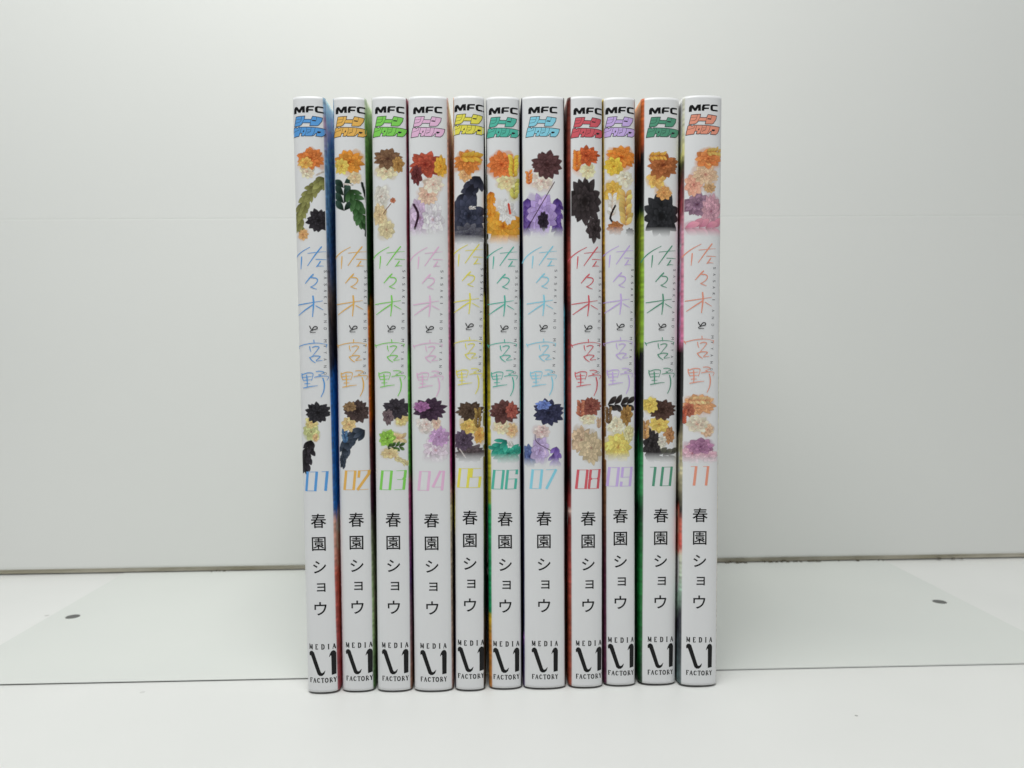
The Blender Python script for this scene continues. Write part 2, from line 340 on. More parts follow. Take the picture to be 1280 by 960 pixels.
ART = {
 1: [[["P",[108,108,62],3.68,[[5.06,157.55],[0.71,153.6],[-2.7,147.63],[-3.32,143.12]]],["E",[28,26,30],2.74,144.8,3.37,3.17],["E",[225,165,110],-2.14,140.6,1.53,1.53],["E",[245,215,190],-0.39,159.61,2.04,2.15],["P",[228,225,218],0.92,[[2.08,158.33],[4.47,159.66]]],["E",[190,98,45],0.71,163.34,3.83,2.96],["E",[235,160,80],-0.82,162.11,2.15,1.53]],[["P",[24,22,26],3.32,[[-1.24,78.1],[-2.36,74.03],[-3.73,69.97]]],["E",[195,200,140],-1.17,80.65,2.3,2.56],["E",[235,205,140],-1.1,83.45,1.84,1.84],["E",[232,190,140],0.04,78.84,0.92,1.28],["E",[25,25,28],0.9,86.47,3.48,2.96]]],
 2: [[["E",[28,52,40],-1.78,152.19,2.56,4.6],["P",[50,88,45],4.09,[[0.02,154.2],[1.96,149.67],[3.9,144.62]]],["P",[30,40,35],1.12,[[3.58,156.7],[4.99,149.65],[4.59,140.59]]],["E",[240,205,165],1.59,157.96,1.84,1.84],["P",[232,230,225],0.82,[[-1.97,155.96],[0.8,155.6]]],["E",[205,120,40],-0.1,162.48,4.09,3.17],["E",[240,190,90],-2.38,161.23,1.94,2.35]],[["P",[38,48,60],4.34,[[3.42,80.9],[-0.17,78.89],[-2.78,74.82]]],["P",[38,48,60],2.3,[[-2.77,75.33],[-3.36,70.21]]],["E",[60,95,135],-2.71,78.92,1.02,2.04],["E",[235,195,140],-1.38,82.75,2.15,2.15],["E",[50,38,35],1.23,86.81,3.58,3.27],["E",[110,85,60],-1.04,88.12,1.94,1.43]]],
 3: [[["E",[235,225,215],-2.37,152.05,2.3,3.07],["E",[215,190,150],-2.93,146.52,2.04,3.07],["E",[225,205,165],-0.96,141.99,2.3,2.81],["E",[170,100,75],1.14,150.8,0.82,0.82],["P",[120,80,60],0.31,[[0.63,150.05],[-1.67,147.03]]],["E",[240,215,180],-0.79,159.58,3.07,2.3],["E",[95,65,48],-0.25,163.34,4.09,2.86],["E",[150,110,60],2.76,161.6,1.64,2.35]],[["E",[235,205,155],0.95,78.27,3.07,1.53],["E",[115,160,60],-1.34,78.29,2.3,2.56],["E",[60,90,40],0.93,75.71,2.3,1.28],["E",[235,205,155],-0.62,73.67,2.56,1.53],["P",[225,210,160],1.53,[[0.9,72.63],[4.55,70.55]]],["E",[235,205,140],3.04,84.15,2.04,1.84],["E",[40,36,42],1.55,87.48,3.83,2.96],["E",[80,65,75],-1.02,84.94,1.53,2.25]]],
 4: [[["E",[200,175,210],-2.61,145.38,3.83,5.62],["E",[232,222,238],1.43,144.87,3.07,5.11],["P",[60,35,55],1.12,[[-4.57,149.9],[-3.1,146.38],[-4.15,142.36]]],["E",[240,190,170],-0.01,152.4,2.81,3.07],["E",[250,215,200],1.53,155.41,2.81,2.56],["E",[140,50,38],-0.67,161.43,4.7,3.58],["E",[225,150,50],3.86,160.93,1.84,3.07],["E",[90,35,35],-3.47,158.42,1.64,2.86]],[["E",[228,205,225],1.48,74.59,3.58,4.09],["E",[190,150,200],2.54,78.68,2.86,2.81],["E",[250,225,220],-1.24,82.55,3.07,2.45],["E",[245,200,185],1.82,82.78,1.28,1.79],["E",[45,28,45],-0.17,87.14,4.5,3.17],["E",[130,80,130],-2.71,87.93,2.35,1.43]]],
 5: [[["P",[35,38,52],4.85,[[3.36,157.9],[-0.2,152.36],[-2.74,148.32]]],["E",[40,45,62],-0.21,145.82,4.7,6.13],["E",[62,62,78],-0.23,140.28,4.85,3.07],["E",[230,230,230],0.8,148.34,0.92,0.51],["E",[225,170,120],-1.19,158.38,1.84,2.04],["E",[185,105,45],-0.42,162.14,3.83,3.27],["E",[235,165,60],0.34,163.65,2.96,1.53]],[["E",[70,60,62],0.08,73.44,4.5,2.76],["E",[65,52,68],-1.95,77.55,2.81,3.07],["E",[215,150,80],2.9,79.07,1.53,2.56],["P",[225,222,220],0.41,[[-3.24,74.99],[-1.46,72.42]]],["E",[235,180,100],-0.15,81.9,2.35,2.45],["E",[60,45,32],0.12,86.5,3.83,2.76],["E",[120,95,50],2.56,84.19,1.12,3.07]]],
 6: [[["E",[225,140,45],-0.01,142.86,5.01,5.62],["P",[215,130,40],2.45,[[-3.92,153.46],[-3.55,146.39]]],["E",[240,238,235],1.03,147.41,2.66,3.58],["P",[215,80,60],1.02,[[1.55,149.93],[2.05,146.9]]],["E",[205,200,100],3.35,153.97,1.53,3.07],["E",[250,215,165],1.08,156.49,2.81,2.56],["E",[200,95,45],-0.42,161.52,4.09,3.68],["E",[235,190,70],3.13,161.03,1.43,3.37]],[["E",[30,125,110],1.18,73.21,4.29,3.07],["P",[35,130,115],3.83,[[0.68,77.34],[-2.93,73.76]]],["E",[225,225,222],1.7,76.04,0.92,1.02],["E",[235,185,140],2.24,80.41,1.79,2.04],["E",[250,220,185],-0.84,81.46,2.3,2.04],["E",[75,42,38],-0.04,86.08,4.34,3.37],["E",[130,60,55],2.27,86.58,1.64,2.35]]],
 7: [[["P",[80,55,130],3.58,[[-4.88,151.31],[-5.43,141.21]]],["P",[80,55,130],3.07,[[4.28,151.32],[4.25,141.21]]],["E",[175,150,215],-0.57,146.27,4.09,6.13],["E",[30,22,35],-0.07,144.25,1.53,2.56],["P",[60,30,50],0.31,[[3.53,156.36],[-5.17,141.72]]],["E",[245,215,205],-0.54,156.35,3.07,2.56],["E",[70,42,42],1.0,161.39,4.34,3.88],["E",[215,120,60],-4.35,157.35,1.02,1.94]],[["E",[60,75,125],-4.42,72.13,2.15,3.37],["P",[100,75,150],3.27,[[3.82,75.15],[3.29,70.52]]],["E",[185,165,215],-1.33,74.16,2.56,4.09],["P",[70,45,70],0.26,[[-2.85,80.34],[-2.35,76.74],[1.76,74.14]]],["E",[240,205,205],-0.79,79.82,2.3,1.94],["E",[32,35,60],1.28,85.71,4.34,3.88],["E",[85,105,170],-0.25,88.03,2.15,1.43]]],
 8: [[["E",[38,32,32],-0.69,150.2,4.66,6.87],["E",[45,38,38],2.24,141.94,2.21,3.68],["E",[245,225,180],0.3,159.41,2.21,2.21],["E",[230,180,130],-3.61,161.34,0.74,1.47],["E",[170,70,35],-0.19,164.01,3.68,2.7],["E",[225,120,50],-3.12,162.31,1.23,3.19]],[["E",[190,165,140],-1.78,77.18,3.19,3.92],["E",[200,180,150],1.19,74.68,3.43,4.66],["E",[215,180,150],3.67,82.09,0.74,1.47],["E",[245,220,190],0.21,83.84,2.21,1.96],["E",[110,55,50],0.96,87.54,3.19,2.7],["E",[160,95,75],-2.01,86.57,1.23,2.45]]],
 9: [[["E",[225,170,75],-2.13,153.47,2.56,3.07],["E",[235,190,110],1.72,148.39,2.04,5.62],["E",[240,232,220],-2.39,149.41,1.28,3.58],["P",[45,35,32],0.92,[[-1.36,149.41],[-2.91,145.34],[-0.86,142.8]]],["E",[150,90,50],-1.37,142.29,2.3,2.04],["E",[40,32,34],3.15,141.01,1.28,1.28],["E",[250,235,205],1.47,157.28,2.56,2.3],["E",[210,110,40],0.45,163.87,4.09,3.17],["E",[235,175,60],-1.86,161.08,2.45,2.76]],[["E",[235,205,110],-0.7,74.78,3.99,4.7],["E",[240,225,170],2.68,78.89,1.53,2.56],["E",[250,235,200],-1.21,81.26,2.56,2.56],["E",[45,40,38],-0.16,87.97,3.83,2.15],["E",[130,95,50],1.91,84.59,1.84,2.86],["E",[100,75,50],-3.53,84.64,0.92,2.86]]],
 10: [[["E",[26,28,30],-0.16,145.83,5.11,6.34],["E",[215,150,90],0.58,152.97,2.3,2.04],["E",[225,165,90],-1.77,157.28,2.56,2.81],["E",[140,75,40],0.27,161.36,4.34,3.68],["E",[220,160,70],-1.55,164.24,2.56,1.12]],[["E",[70,70,65],-0.24,72.0,4.85,2.25],["E",[30,28,28],-2.61,75.13,2.81,4.6],["E",[150,105,70],2.69,78.22,1.69,2.56],["E",[220,215,205],0.51,76.15,1.28,1.79],["E",[165,125,80],-4.71,79.8,1.12,3.07],["E",[240,190,100],-0.56,81.61,2.81,2.45],["E",[58,38,30],0.45,86.27,3.99,2.96],["E",[210,180,90],-3.3,87.57,2.15,2.35]]],
 11: [[["E",[120,90,115],-1.97,148.99,4.19,3.32],["E",[200,150,170],2.41,146.99,2.96,4.85],["E",[215,140,165],-0.37,141.9,5.37,2.66],["E",[190,150,110],1.83,154.07,1.79,1.53],["E",[230,160,140],-3.05,155.05,2.45,3.07],["E",[240,190,160],0.51,158.11,3.58,2.86],["E",[205,115,65],1.24,162.91,3.83,2.66],["E",[235,185,100],3.02,165.04,2.35,1.12]],[["E",[225,175,195],-2.88,72.59,2.96,3.07],["E",[225,175,195],2.31,71.54,2.66,2.3],["E",[140,95,130],-0.31,74.65,3.83,2.3],["E",[240,190,160],1.72,79.81,2.04,2.04],["E",[250,220,200],-1.41,81.62,3.07,2.45],["E",[215,145,105],-0.94,87.64,4.6,2.86],["E",[240,190,140],-0.95,88.98,3.37,1.12],["E",[140,75,60],-4.03,86.0,1.64,2.15],["E",[170,80,60],-5.31,83.94,0.77,2.45]]],
}
BOOKS = {
 1: {"x":-53.01,"y":-0.07,"w":9.19,"lean":-0.48,"du":0.15,"dv":0.05,"num":[-3.68,3.67],"L":[[182.2,[225,228,232]],[1.7,[225,228,232]]],"R":[[182.2,[150,190,215]],[175.0,[150,175,205]],[173.8,[190,150,175]],[166.6,[110,150,190]],[139.0,[70,115,160]],[122.1,[110,90,80]],[114.9,[60,50,48]],[102.7,[30,40,60]],[97.9,[25,95,165]],[56.2,[30,100,170]],[52.5,[225,170,150]],[36.5,[190,90,70]],[1.7,[150,60,70]]]},
 2: {"x":-42.16,"y":0.55,"w":9.33,"lean":-0.01,"du":0.31,"dv":0.16,"num":[-3.47,4.82],"L":[[182.3,[70,130,180]],[141.4,[20,45,80]],[126.9,[60,130,190]],[102.6,[160,150,170]],[78.0,[190,170,190]],[1.1,[200,190,200]]],"R":[[182.3,[205,225,190]],[175.1,[120,165,90]],[151.1,[40,80,40]],[126.9,[25,60,25]],[121.6,[40,60,20]],[120.1,[220,120,25]],[85.4,[200,95,20]],[81.7,[110,60,60]],[55.9,[70,40,60]],[26.1,[170,200,140]],[1.1,[70,110,60]]]},
 3: {"x":-30.85,"y":0.11,"w":10.28,"lean":0.25,"du":0.15,"dv":0.05,"num":[-3.93,4.51],"L":[[182.2,[130,150,110]],[138.9,[40,70,40]],[114.6,[50,40,30]],[0.9,[60,50,60]]],"R":[[182.2,[120,60,75]],[138.9,[120,40,60]],[107.3,[60,60,50]],[104.9,[95,190,60]],[65.6,[70,150,50]],[61.9,[160,60,110]],[35.9,[90,60,110]],[0.9,[150,110,90]]]},
 4: {"x":-18.73,"y":-0.43,"w":11.68,"lean":0.14,"du":-0.06,"dv":-0.2,"num":[-4.24,4.33],"L":[[182.0,[130,50,70]],[150.8,[160,60,90]],[109.6,[30,15,20]],[0.9,[40,30,34]]],"R":[[182.0,[220,190,190]],[162.8,[230,170,140]],[119.4,[225,150,180]],[95.0,[200,60,140]],[65.5,[190,60,130]],[55.7,[190,180,150]],[0.9,[160,120,110]]]},
 5: {"x":-7.18,"y":-0.48,"w":9.22,"lean":0.46,"du":-0.11,"dv":0.49,"num":[-4.0,3.85],"L":[[182.0,[225,150,70]],[172.4,[150,70,30]],[131.4,[190,120,40]],[119.2,[50,20,40]],[65.3,[60,30,20]],[55.5,[190,180,40]],[50.5,[20,20,50]],[0.7,[30,30,70]]],"R":[[182.0,[14,12,14]],[121.7,[60,50,20]],[119.7,[215,205,50]],[89.9,[190,180,40]],[82.6,[120,110,30]],[40.6,[14,12,14]],[0.7,[14,12,14]]]},
 6: {"x":3.76,"y":0.14,"w":10.19,"lean":0.26,"du":-0.01,"dv":-0.23,"num":[-4.17,4.23],"L":[[182.2,[14,12,14]],[102.1,[90,85,30]],[84.9,[215,200,60]],[55.2,[150,170,50]],[54.0,[30,165,100]],[26.5,[30,150,95]],[25.3,[220,190,50]],[15.3,[200,130,50]],[0.2,[200,130,60]]],"R":[[182.2,[14,12,14]],[120.4,[20,50,50]],[118.7,[40,170,150]],[89.8,[40,160,140]],[84.9,[20,40,50]],[0.2,[15,15,35]]]},
 7: {"x":15.99,"y":-0.29,"w":12.57,"lean":0.27,"du":-0.26,"dv":-0.19,"num":[-4.58,4.19],"L":[[182.0,[20,20,45]],[65.0,[18,22,50]],[15.2,[25,30,70]],[13.2,[150,90,180]],[10.2,[40,40,100]],[0.1,[110,80,130]]],"R":[[182.0,[40,40,45]],[120.1,[30,40,50]],[118.1,[80,165,190]],[84.8,[70,150,180]],[74.9,[25,25,30]],[0.1,[30,15,15]]]},
 8: {"x":29.29,"y":-0.19,"w":9.76,"lean":0.29,"du":0.16,"dv":-0.41,"num":[-3.83,4.28],"L":[[183.3,[90,35,28]],[162.8,[140,60,45]],[148.3,[50,16,16]],[133.7,[170,70,60]],[114.1,[60,18,20]],[96.9,[150,55,48]],[74.7,[95,25,28]],[64.8,[30,10,14]],[54.9,[170,60,60]],[53.4,[230,190,180]],[49.9,[120,40,40]],[34.9,[180,80,70]],[24.9,[150,70,50]],[-0.2,[160,75,55]]],"R":[[182.1,[70,25,25]],[114.1,[150,30,45]],[39.9,[60,18,22]],[-0.2,[40,14,20]]]},
 9: {"x":39.8,"y":0.71,"w":9.54,"lean":0.2,"du":-0.09,"dv":0.08,"num":[-4.38,3.98],"L":[[182.4,[235,190,60]],[131.3,[200,160,40]],[114.1,[90,70,30]],[74.5,[140,100,50]],[39.5,[90,40,60]],[-0.8,[110,60,90]]],"R":[[182.4,[14,12,14]],[119.0,[40,25,50]],[116.6,[130,90,170]],[84.4,[100,70,140]],[74.5,[14,12,20]],[-0.8,[14,12,14]]]},
 10: {"x":51.98,"y":0.87,"w":10.82,"lean":0.52,"du":0.13,"dv":-0.05,"num":[-3.89,4.0],"L":[[182.4,[220,110,50]],[165.4,[180,80,35]],[161.8,[18,12,12]],[149.6,[20,22,18]],[147.9,[20,50,30]],[145.4,[150,165,60]],[131.2,[150,190,60]],[104.1,[140,180,50]],[101.1,[12,18,14]],[79.3,[15,30,22]],[71.8,[40,140,80]],[59.3,[60,160,95]],[54.3,[20,60,35]],[34.2,[30,130,60]],[-1.2,[10,60,30]]],"R":[[182.4,[14,12,14]],[-1.2,[14,12,14]]]},
 11: {"x":64.23,"y":-0.92,"w":11.46,"lean":0.58,"du":-0.38,"dv":0.24,"num":[-3.9,2.5],"L":[[181.8,[238,232,205]],[164.9,[215,210,130]],[161.3,[50,60,40]],[155.2,[110,50,50]],[147.9,[150,70,80]],[138.2,[240,150,170]],[130.9,[235,140,165]],[108.9,[230,120,160]],[104.0,[20,12,14]],[79.3,[20,18,18]],[69.4,[220,210,170]],[57.0,[25,22,20]],[53.2,[235,110,90]],[42.0,[225,90,80]],[38.3,[225,220,200]],[29.5,[160,190,170]],[19.5,[40,35,50]],[-0.7,[90,110,110]]],"R":[[181.8,[232,232,234]],[84.2,[230,215,170]],[52.0,[225,200,160]],[-0.7,[228,226,226]]]},
}

INKS = {1: (45, 130, 195), 2: (228, 155, 48), 3: (100, 185, 45), 4: (238, 160, 192), 5: (206, 196, 42), 6: (35, 160, 140),
        7: (110, 185, 212), 8: (186, 50, 66), 9: (176, 150, 214), 10: (32, 124, 92), 11: (238, 125, 98)}
FADES = {(4, 0), (5, 0), (6, 0), (7, 0), (9, 0), (10, 0), (11, 0), (4, 1), (5, 1), (6, 1), (7, 1), (9, 1), (10, 1), (11, 1)}
LABELS = {1: 'white paperback comic with sky blue title strokes, blue 01, bright blue back cover',
          2: 'white paperback comic with light orange title strokes and orange 02 on its spine',
          3: 'white paperback comic with lime green title strokes and green 03 on its spine',
          4: 'wide white paperback comic with pale pink title strokes and pink 04',
          5: 'narrow white paperback comic with yellow title strokes and yellow 05',
          6: 'white paperback comic with teal title strokes and teal 06 on its spine',
          7: 'widest white paperback comic, pale icy blue title strokes and light blue 07',
          8: 'white paperback comic with crimson title strokes, red 08 and dark red cover',
          9: 'white paperback comic with lavender title strokes, 09 and golden yellow cover',
          10: 'white paperback comic with dark green title strokes, 10 and green cover',
          11: 'white paperback comic with salmon title strokes and salmon 11, at the right end'}

# width of cover print that wraps onto the rounded spine, left and right (mm), and how far it creeps in at the foot
WRAP = {1: (.1, .55, 0, 0), 2: (.35, .5, 0, 0), 3: (.2, .4, 0, .2), 4: (.1, .4, 0, .1), 5: (.2, .05, .1, .5), 6: (.1, .1, .9, .3), 7: (.3, .4, .1, .1),
        8: (.95, .05, 0, .2), 9: (.3, .3, .5, .2), 10: (.85, .1, .2, .1), 11: (.4, .15, .2, .2)}

# ------------------------------------------------------------------ setting
WHITE = lin((238, 239, 234))


def box_mesh(name, x0, x1, y0, y1, z0, z1, mat, parent=None, bevel=0.0):
    bm = bmesh.new()
    bmesh.ops.create_cube(bm, size=1)
    for v in bm.verts:
        v.co = Vector(((x0 + x1) / 2 + v.co.x * (x1 - x0), (y0 + y1) / 2 + v.co.y * (y1 - y0), (z0 + z1) / 2 + v.co.z * (z1 - z0))) * MM
    if bevel:
        bmesh.ops.bevel(bm, geom=list(bm.edges), offset=bevel * MM, segments=3, profile=0.5, affect='EDGES')
    me = bpy.data.meshes.new(name)
    bm.to_mesh(me)
    bm.free()
    me.materials.append(mat)
    o = bpy.data.objects.new(name, me)
    scene.collection.objects.link(o)
    if parent:
        o.parent = parent
    return o


m_table = principled('white_table', (0.8, 0.8, 0.78), 0.42, 0.4)
add_noise_col(m_table, (0.755, 0.76, 0.745), (0.795, 0.797, 0.783), 9)
add_specks(m_table, 55, 0.05, (0.30, 0.29, 0.27), 0.70)
add_bump(m_table, 900, 0.0002, 0.12)
table = box_mesh('table', -1100, 1100, -700, 190, -30, 0.35, m_table)
tag(table, 'white smooth table top the books stand on', None, None, 'structure')

# wall: two white boards, one above the other, with a fine joint and a bare lower edge
m_wall = principled('white_wall', (0.8, 0.8, 0.78), 0.5, 0.35)
add_noise_col(m_wall, (0.775, 0.785, 0.765), (0.80, 0.808, 0.788), 4)
add_bump(m_wall, 500, 0.0002, 0.10)
m_edge = principled('bare_board_edge', lin((150, 146, 128)), 0.8, 0.2)
add_noise_col(m_edge, lin((165, 159, 138)), lin((205, 200, 186)), 60, 5, 0.3, 0.7, (1, 1, 8))


def wall_mesh():
    Y = 141.3
    # profile (y, z) down the face, swept along x
    prof = [(Y, 900), (Y, 173.0), (Y + .02, 172.7), (Y + .08, 172.6), (Y + .08, 172.45), (Y + .02, 172.35), (Y, 172.0),
            (Y, 4.4), (Y + .12, 3.7), (Y + .4, 3.2), (Y + .8, 2.9), (Y + 1.1, 1.1), (Y + 12, 1.1), (Y + 12, 900)]
    V, F, I = [], [], []
    n = len(prof)
    for x in (-1100, 1100):
        V += [(x * MM, y * MM, z * MM) for y, z in prof]
    for i in range(n):
        j = (i + 1) % n
        F.append((i, j, n + j, n + i))
        I.append(1 if i in (9, 10) else 0)
    F.append(tuple(range(n))[::-1]); F.append(tuple(range(n, 2 * n))); I += [0, 0]
    o = link_mesh('wall', V, F, [m_wall, m_edge], None, I)
    bm = bmesh.new(); bm.from_mesh(o.data)
    bmesh.ops.recalc_face_normals(bm, faces=bm.faces)
    bm.to_mesh(o.data); bm.free()
    return o


wall = wall_mesh()
tag(wall, 'white board wall with a fine horizontal joint behind the books', None, None, 'structure')

# base plate: thin painted sheet with two countersunk holes, the books stand on its front half
m_plate = principled('painted_plate', (0.7, 0.72, 0.69), 0.45, 0.4)
add_noise_col(m_plate, (0.69, 0.712, 0.69), (0.725, 0.743, 0.715), 7)
add_specks(m_plate, 45, 0.04, (0.3, 0.29, 0.27), 0.78)
add_bump(m_plate, 700, 0.0002, 0.12)
m_screw = principled('dull_screw', (0.16, 0.163, 0.157), 0.75, 0.08)
m_screw.node_tree.nodes['Principled BSDF'].inputs['Metallic'].default_value = 0.0


def plate_mesh():
    x0, x1, y0, y1, zt, zb = -179.6, 196.3, 11.6, 141.0, 1.0, 0.42
    holes = [(-169.9, 76.8), (185.7, 75.5)]
    rh, n, b = 2.9, 40, 0.16
    bm = bmesh.new()
    def loop(pts, z):
        vs = [bm.verts.new((x * MM, y * MM, z * MM)) for x, y in pts]
        return vs, [bm.edges.new((vs[i], vs[(i + 1) % len(vs)])) for i in range(len(vs))]
    rect = lambda d: [(x0 + d, y0 + d), (x1 - d, y0 + d), (x1 - d, y1 - d), (x0 + d, y1 - d)]
    tv, te = loop(rect(b), zt)
    edges = list(te)
    for hx, hy in holes:
        cir = [(hx + rh * math.cos(2 * math.pi * k / n), hy + rh * math.sin(2 * math.pi * k / n)) for k in range(n)]
        cv, ce = loop(cir, zt)
        edges += ce
        dv_, de_ = loop([(hx + (x - hx) * 0.97, hy + (y - hy) * 0.97) for x, y in cir], .81)
        for k in range(n):
            bm.faces.new((cv[k], cv[(k + 1) % n], dv_[(k + 1) % n], dv_[k]))
        bm.faces.new(dv_)
    bmesh.ops.triangle_fill(bm, edges=edges, use_beauty=True, use_dissolve=False)
    m1, _ = loop(rect(b * .3), zt - b * .3)
    m2, _ = loop(rect(0), zt - b)
    bv, _ = loop(rect(0), zb)
    for v in bv:
        v.co.z = (0.80 if v.co.x < 0 else 0.52) * MM
    for a, c in ((tv, m1), (m1, m2), (m2, bv)):
        for k in range(4):
            bm.faces.new((a[k], a[(k + 1) % 4], c[(k + 1) % 4], c[k]))
    bm.faces.new(bv)
    bmesh.ops.recalc_face_normals(bm, faces=bm.faces)
    me = bpy.data.meshes.new('base_plate')
    bm.to_mesh(me); bm.free()
    me.materials.append(m_plate)
    o = bpy.data.objects.new('base_plate', me)
    scene.collection.objects.link(o)
    for k, (hx, hy) in enumerate(holes):
        # pan of the screw, slotted, sunk in the hole and tilted a little
        sb = bmesh.new()
        rr, nn = 2.72, 32
        rings = []
        for r_, z_ in ((rr * .97, 0.82), (rr * .97, 0.90), (rr * .85, 0.93), (rr * .5, 0.94)):
            rings.append([sb.verts.new(((r_ * math.cos(2 * math.pi * q / nn)) * MM, (r_ * math.sin(2 * math.pi * q / nn)) * MM, z_ * MM)) for q in range(nn)])
        for a, c in zip(rings[:-1], rings[1:]):
            for q in range(nn):
                sb.faces.new((a[q], a[(q + 1) % nn], c[(q + 1) % nn], c[q]))
        # recessed centre
        inner = [sb.verts.new((1.0 * math.cos(2 * math.pi * q / nn) * MM, 1.0 * math.sin(2 * math.pi * q / nn) * MM, 0.86 * MM)) for q in range(nn)]
        for q in range(nn):
            sb.faces.new((rings[-1][q], rings[-1][(q + 1) % nn], inner[(q + 1) % nn], inner[q]))
        sb.faces.new(inner)
        bmesh.ops.recalc_face_normals(sb, faces=sb.faces)
        sm = bpy.data.meshes.new('screw')
        sb.to_mesh(sm); sb.free()
        sm.materials.append(m_screw)
        so = bpy.data.objects.new('screw', sm)
        scene.collection.objects.link(so)
        so.parent = o
        so.location = (hx * MM, hy * MM, 0)
    return o


plate = plate_mesh()
tag(plate, 'thin pale grey metal plate lying under the books, screw near each end', 'metal plate')


def dirt():
    """crumbs and dust caught in the joint where wall and plate meet"""
    rnd = random.Random(5)
    bm = bmesh.new()
    spots = [rnd.uniform(110, 165) for _ in range(34)] + [rnd.uniform(95, 240) for _ in range(16)] + [-137, -135, -133.5, -131]
    for x in spots:
        s = rnd.uniform(.25, .75)
        y = rnd.uniform(139.6, 141.6)
        r = bmesh.ops.create_icosphere(bm, subdivisions=1, radius=1)
        for v in r['verts']:
            j = rnd.uniform(.7, 1.2)
            v.co = Vector((x + v.co.x * s * 1.8 * j, y + v.co.y * s * j, 1.0 + s * .5 + v.co.z * s * .6 * j)) * MM
    me = bpy.data.meshes.new('dust')
    bm.to_mesh(me); bm.free()
    me.materials.append(principled('dust_grey', lin((95, 90, 78)), 0.9, 0.1))
    o = bpy.data.objects.new('dust', me)
    scene.collection.objects.link(o)
    tag(o, 'grey brown crumbs of dust along the foot of the wall', 'dust', None, 'stuff')


dirt()

# ------------------------------------------------------------------ book materials
PAPER = (0.795, 0.80, 0.815)
m_spine = principled('glossy_white_jacket', PAPER, 0.42, 0.65)
add_bump(m_spine, 45, 0.0006, 0.10, 2, (1, 1, .35))
_nt = m_spine.node_tree
_tc = _nt.nodes.new('ShaderNodeTexCoord'); _nz = _nt.nodes.new('ShaderNodeTexNoise'); _mr = _nt.nodes.new('ShaderNodeMapRange')
_nz.inputs['Scale'].default_value = 130; _nz.inputs['Detail'].default_value = 5
_mr.inputs['From Min'].default_value = 0.3; _mr.inputs['From Max'].default_value = 0.7
_mr.inputs['To Min'].default_value = 0.28; _mr.inputs['To Max'].default_value = 0.55
_nt.links.new(_tc.outputs['Object'], _nz.inputs['Vector']); _nt.links.new(_nz.outputs['Fac'], _mr.inputs['Value'])
_nt.links.new(_mr.outputs['Result'], _nt.nodes['Principled BSDF'].inputs['Roughness'])
m_print = principled('printed_jacket', (1, 1, 1), 0.34, 0.2)
for _m in (m_spine, m_print):
    _a = _m.node_tree.nodes.new('ShaderNodeVertexColor')
    _a.layer_name = 'print'
    _m.node_tree.links.new(_a.outputs['Color'], _m.node_tree.nodes['Principled BSDF'].inputs['Base Color'])
m_black = principled('black_ink', (0.005, 0.005, 0.006), 0.4, 0.25)
m_grey = principled('grey_ink', (0.13, 0.13, 0.145), 0.4, 0.3)
m_outline = principled('outline_ink', (0.03, 0.028, 0.035), 0.4, 0.25)
m_page = principled('page_edges', (0.68, 0.65, 0.58), 0.85, 0.2)
add_noise_col(m_page, (0.56, 0.53, 0.46), (0.72, 0.69, 0.62), 40, 2, 0.3, 0.7, (90, 0.6, 0.6))


def prof(u, hw, D=2.8, p=2.4):
    t = min(abs(u) / hw, 1.0)
    return D * (1 - (1 - t ** p) ** (1 / p))


def clip(poly, x, keep_right):
    """part of a polygon on one side of the line u = x"""
    out = []
    n = len(poly)
    for i in range(n):
        p, q = poly[i], poly[(i + 1) % n]
        ip = (p[0] >= x) == keep_right
        iq = (q[0] >= x) == keep_right
        if ip:
            out.append(p)
        if ip != iq:
            t = (x - p[0]) / (q[0] - p[0])
            out.append((x, p[1] + t * (q[1] - p[1]), p[2] + t * (q[2] - p[2])))
    return out


def bend(lay, hw):
    """cut the flat artwork into narrow strips and lay it onto the rounded spine"""
    lim = hw * 0.985
    step = 0.5
    V, F, I, seen = [], [], [], {}
    def vid(p):
        k = (round(p[0], 4), round(p[1], 4), round(p[2], 4))
        if k not in seen:
            seen[k] = len(V)
            V.append(spine_pt(p[0], p[1], hw, 0.03 + p[2]))
        return seen[k]
    for f, m in zip(lay.f, lay.m):
        poly = [lay.v[i] for i in f]
        poly = clip(poly, -lim, True)
        if len(poly) > 2:
            poly = clip(poly, lim, False)
        if len(poly) < 3:
            continue
        x0, x1 = min(p[0] for p in poly), max(p[0] for p in poly)
        for k in range(int(math.floor(x0 / step)), int(math.floor(x1 / step)) + 1):
            q = poly
            if x0 < k * step:
                q = clip(q, k * step, True)
            if len(q) > 2 and x1 > (k + 1) * step:
                q = clip(q, (k + 1) * step, False)
            if len(q) < 3:
                continue
            ar = sum(q[i][0] * q[(i + 1) % len(q)][1] - q[(i + 1) % len(q)][0] * q[i][1] for i in range(len(q)))
            if abs(ar) < 1e-6:
                continue
            idx = []
            for p in (q if ar > 0 else q[::-1]):
                w = vid(p)
                if w not in idx:
                    idx.append(w)
            if len(idx) > 2:
                F.append(tuple(idx)); I.append(m)
    return V, F, I


def spine_pt(u, v, hw, off=0.0):
    u = max(-hw, min(hw, u))
    e = 1e-3
    y = prof(u, hw)
    d = (prof(u + e, hw) - prof(u - e, hw)) / (2 * e) if abs(u) < hw - 2 * e else 50 * (1 if u > 0 else -1)
    n = np.array([d, -1.0]); n /= np.linalg.norm(n)
    return ((u + n[0] * off) * MM, (y + n[1] * off) * MM, v * MM)


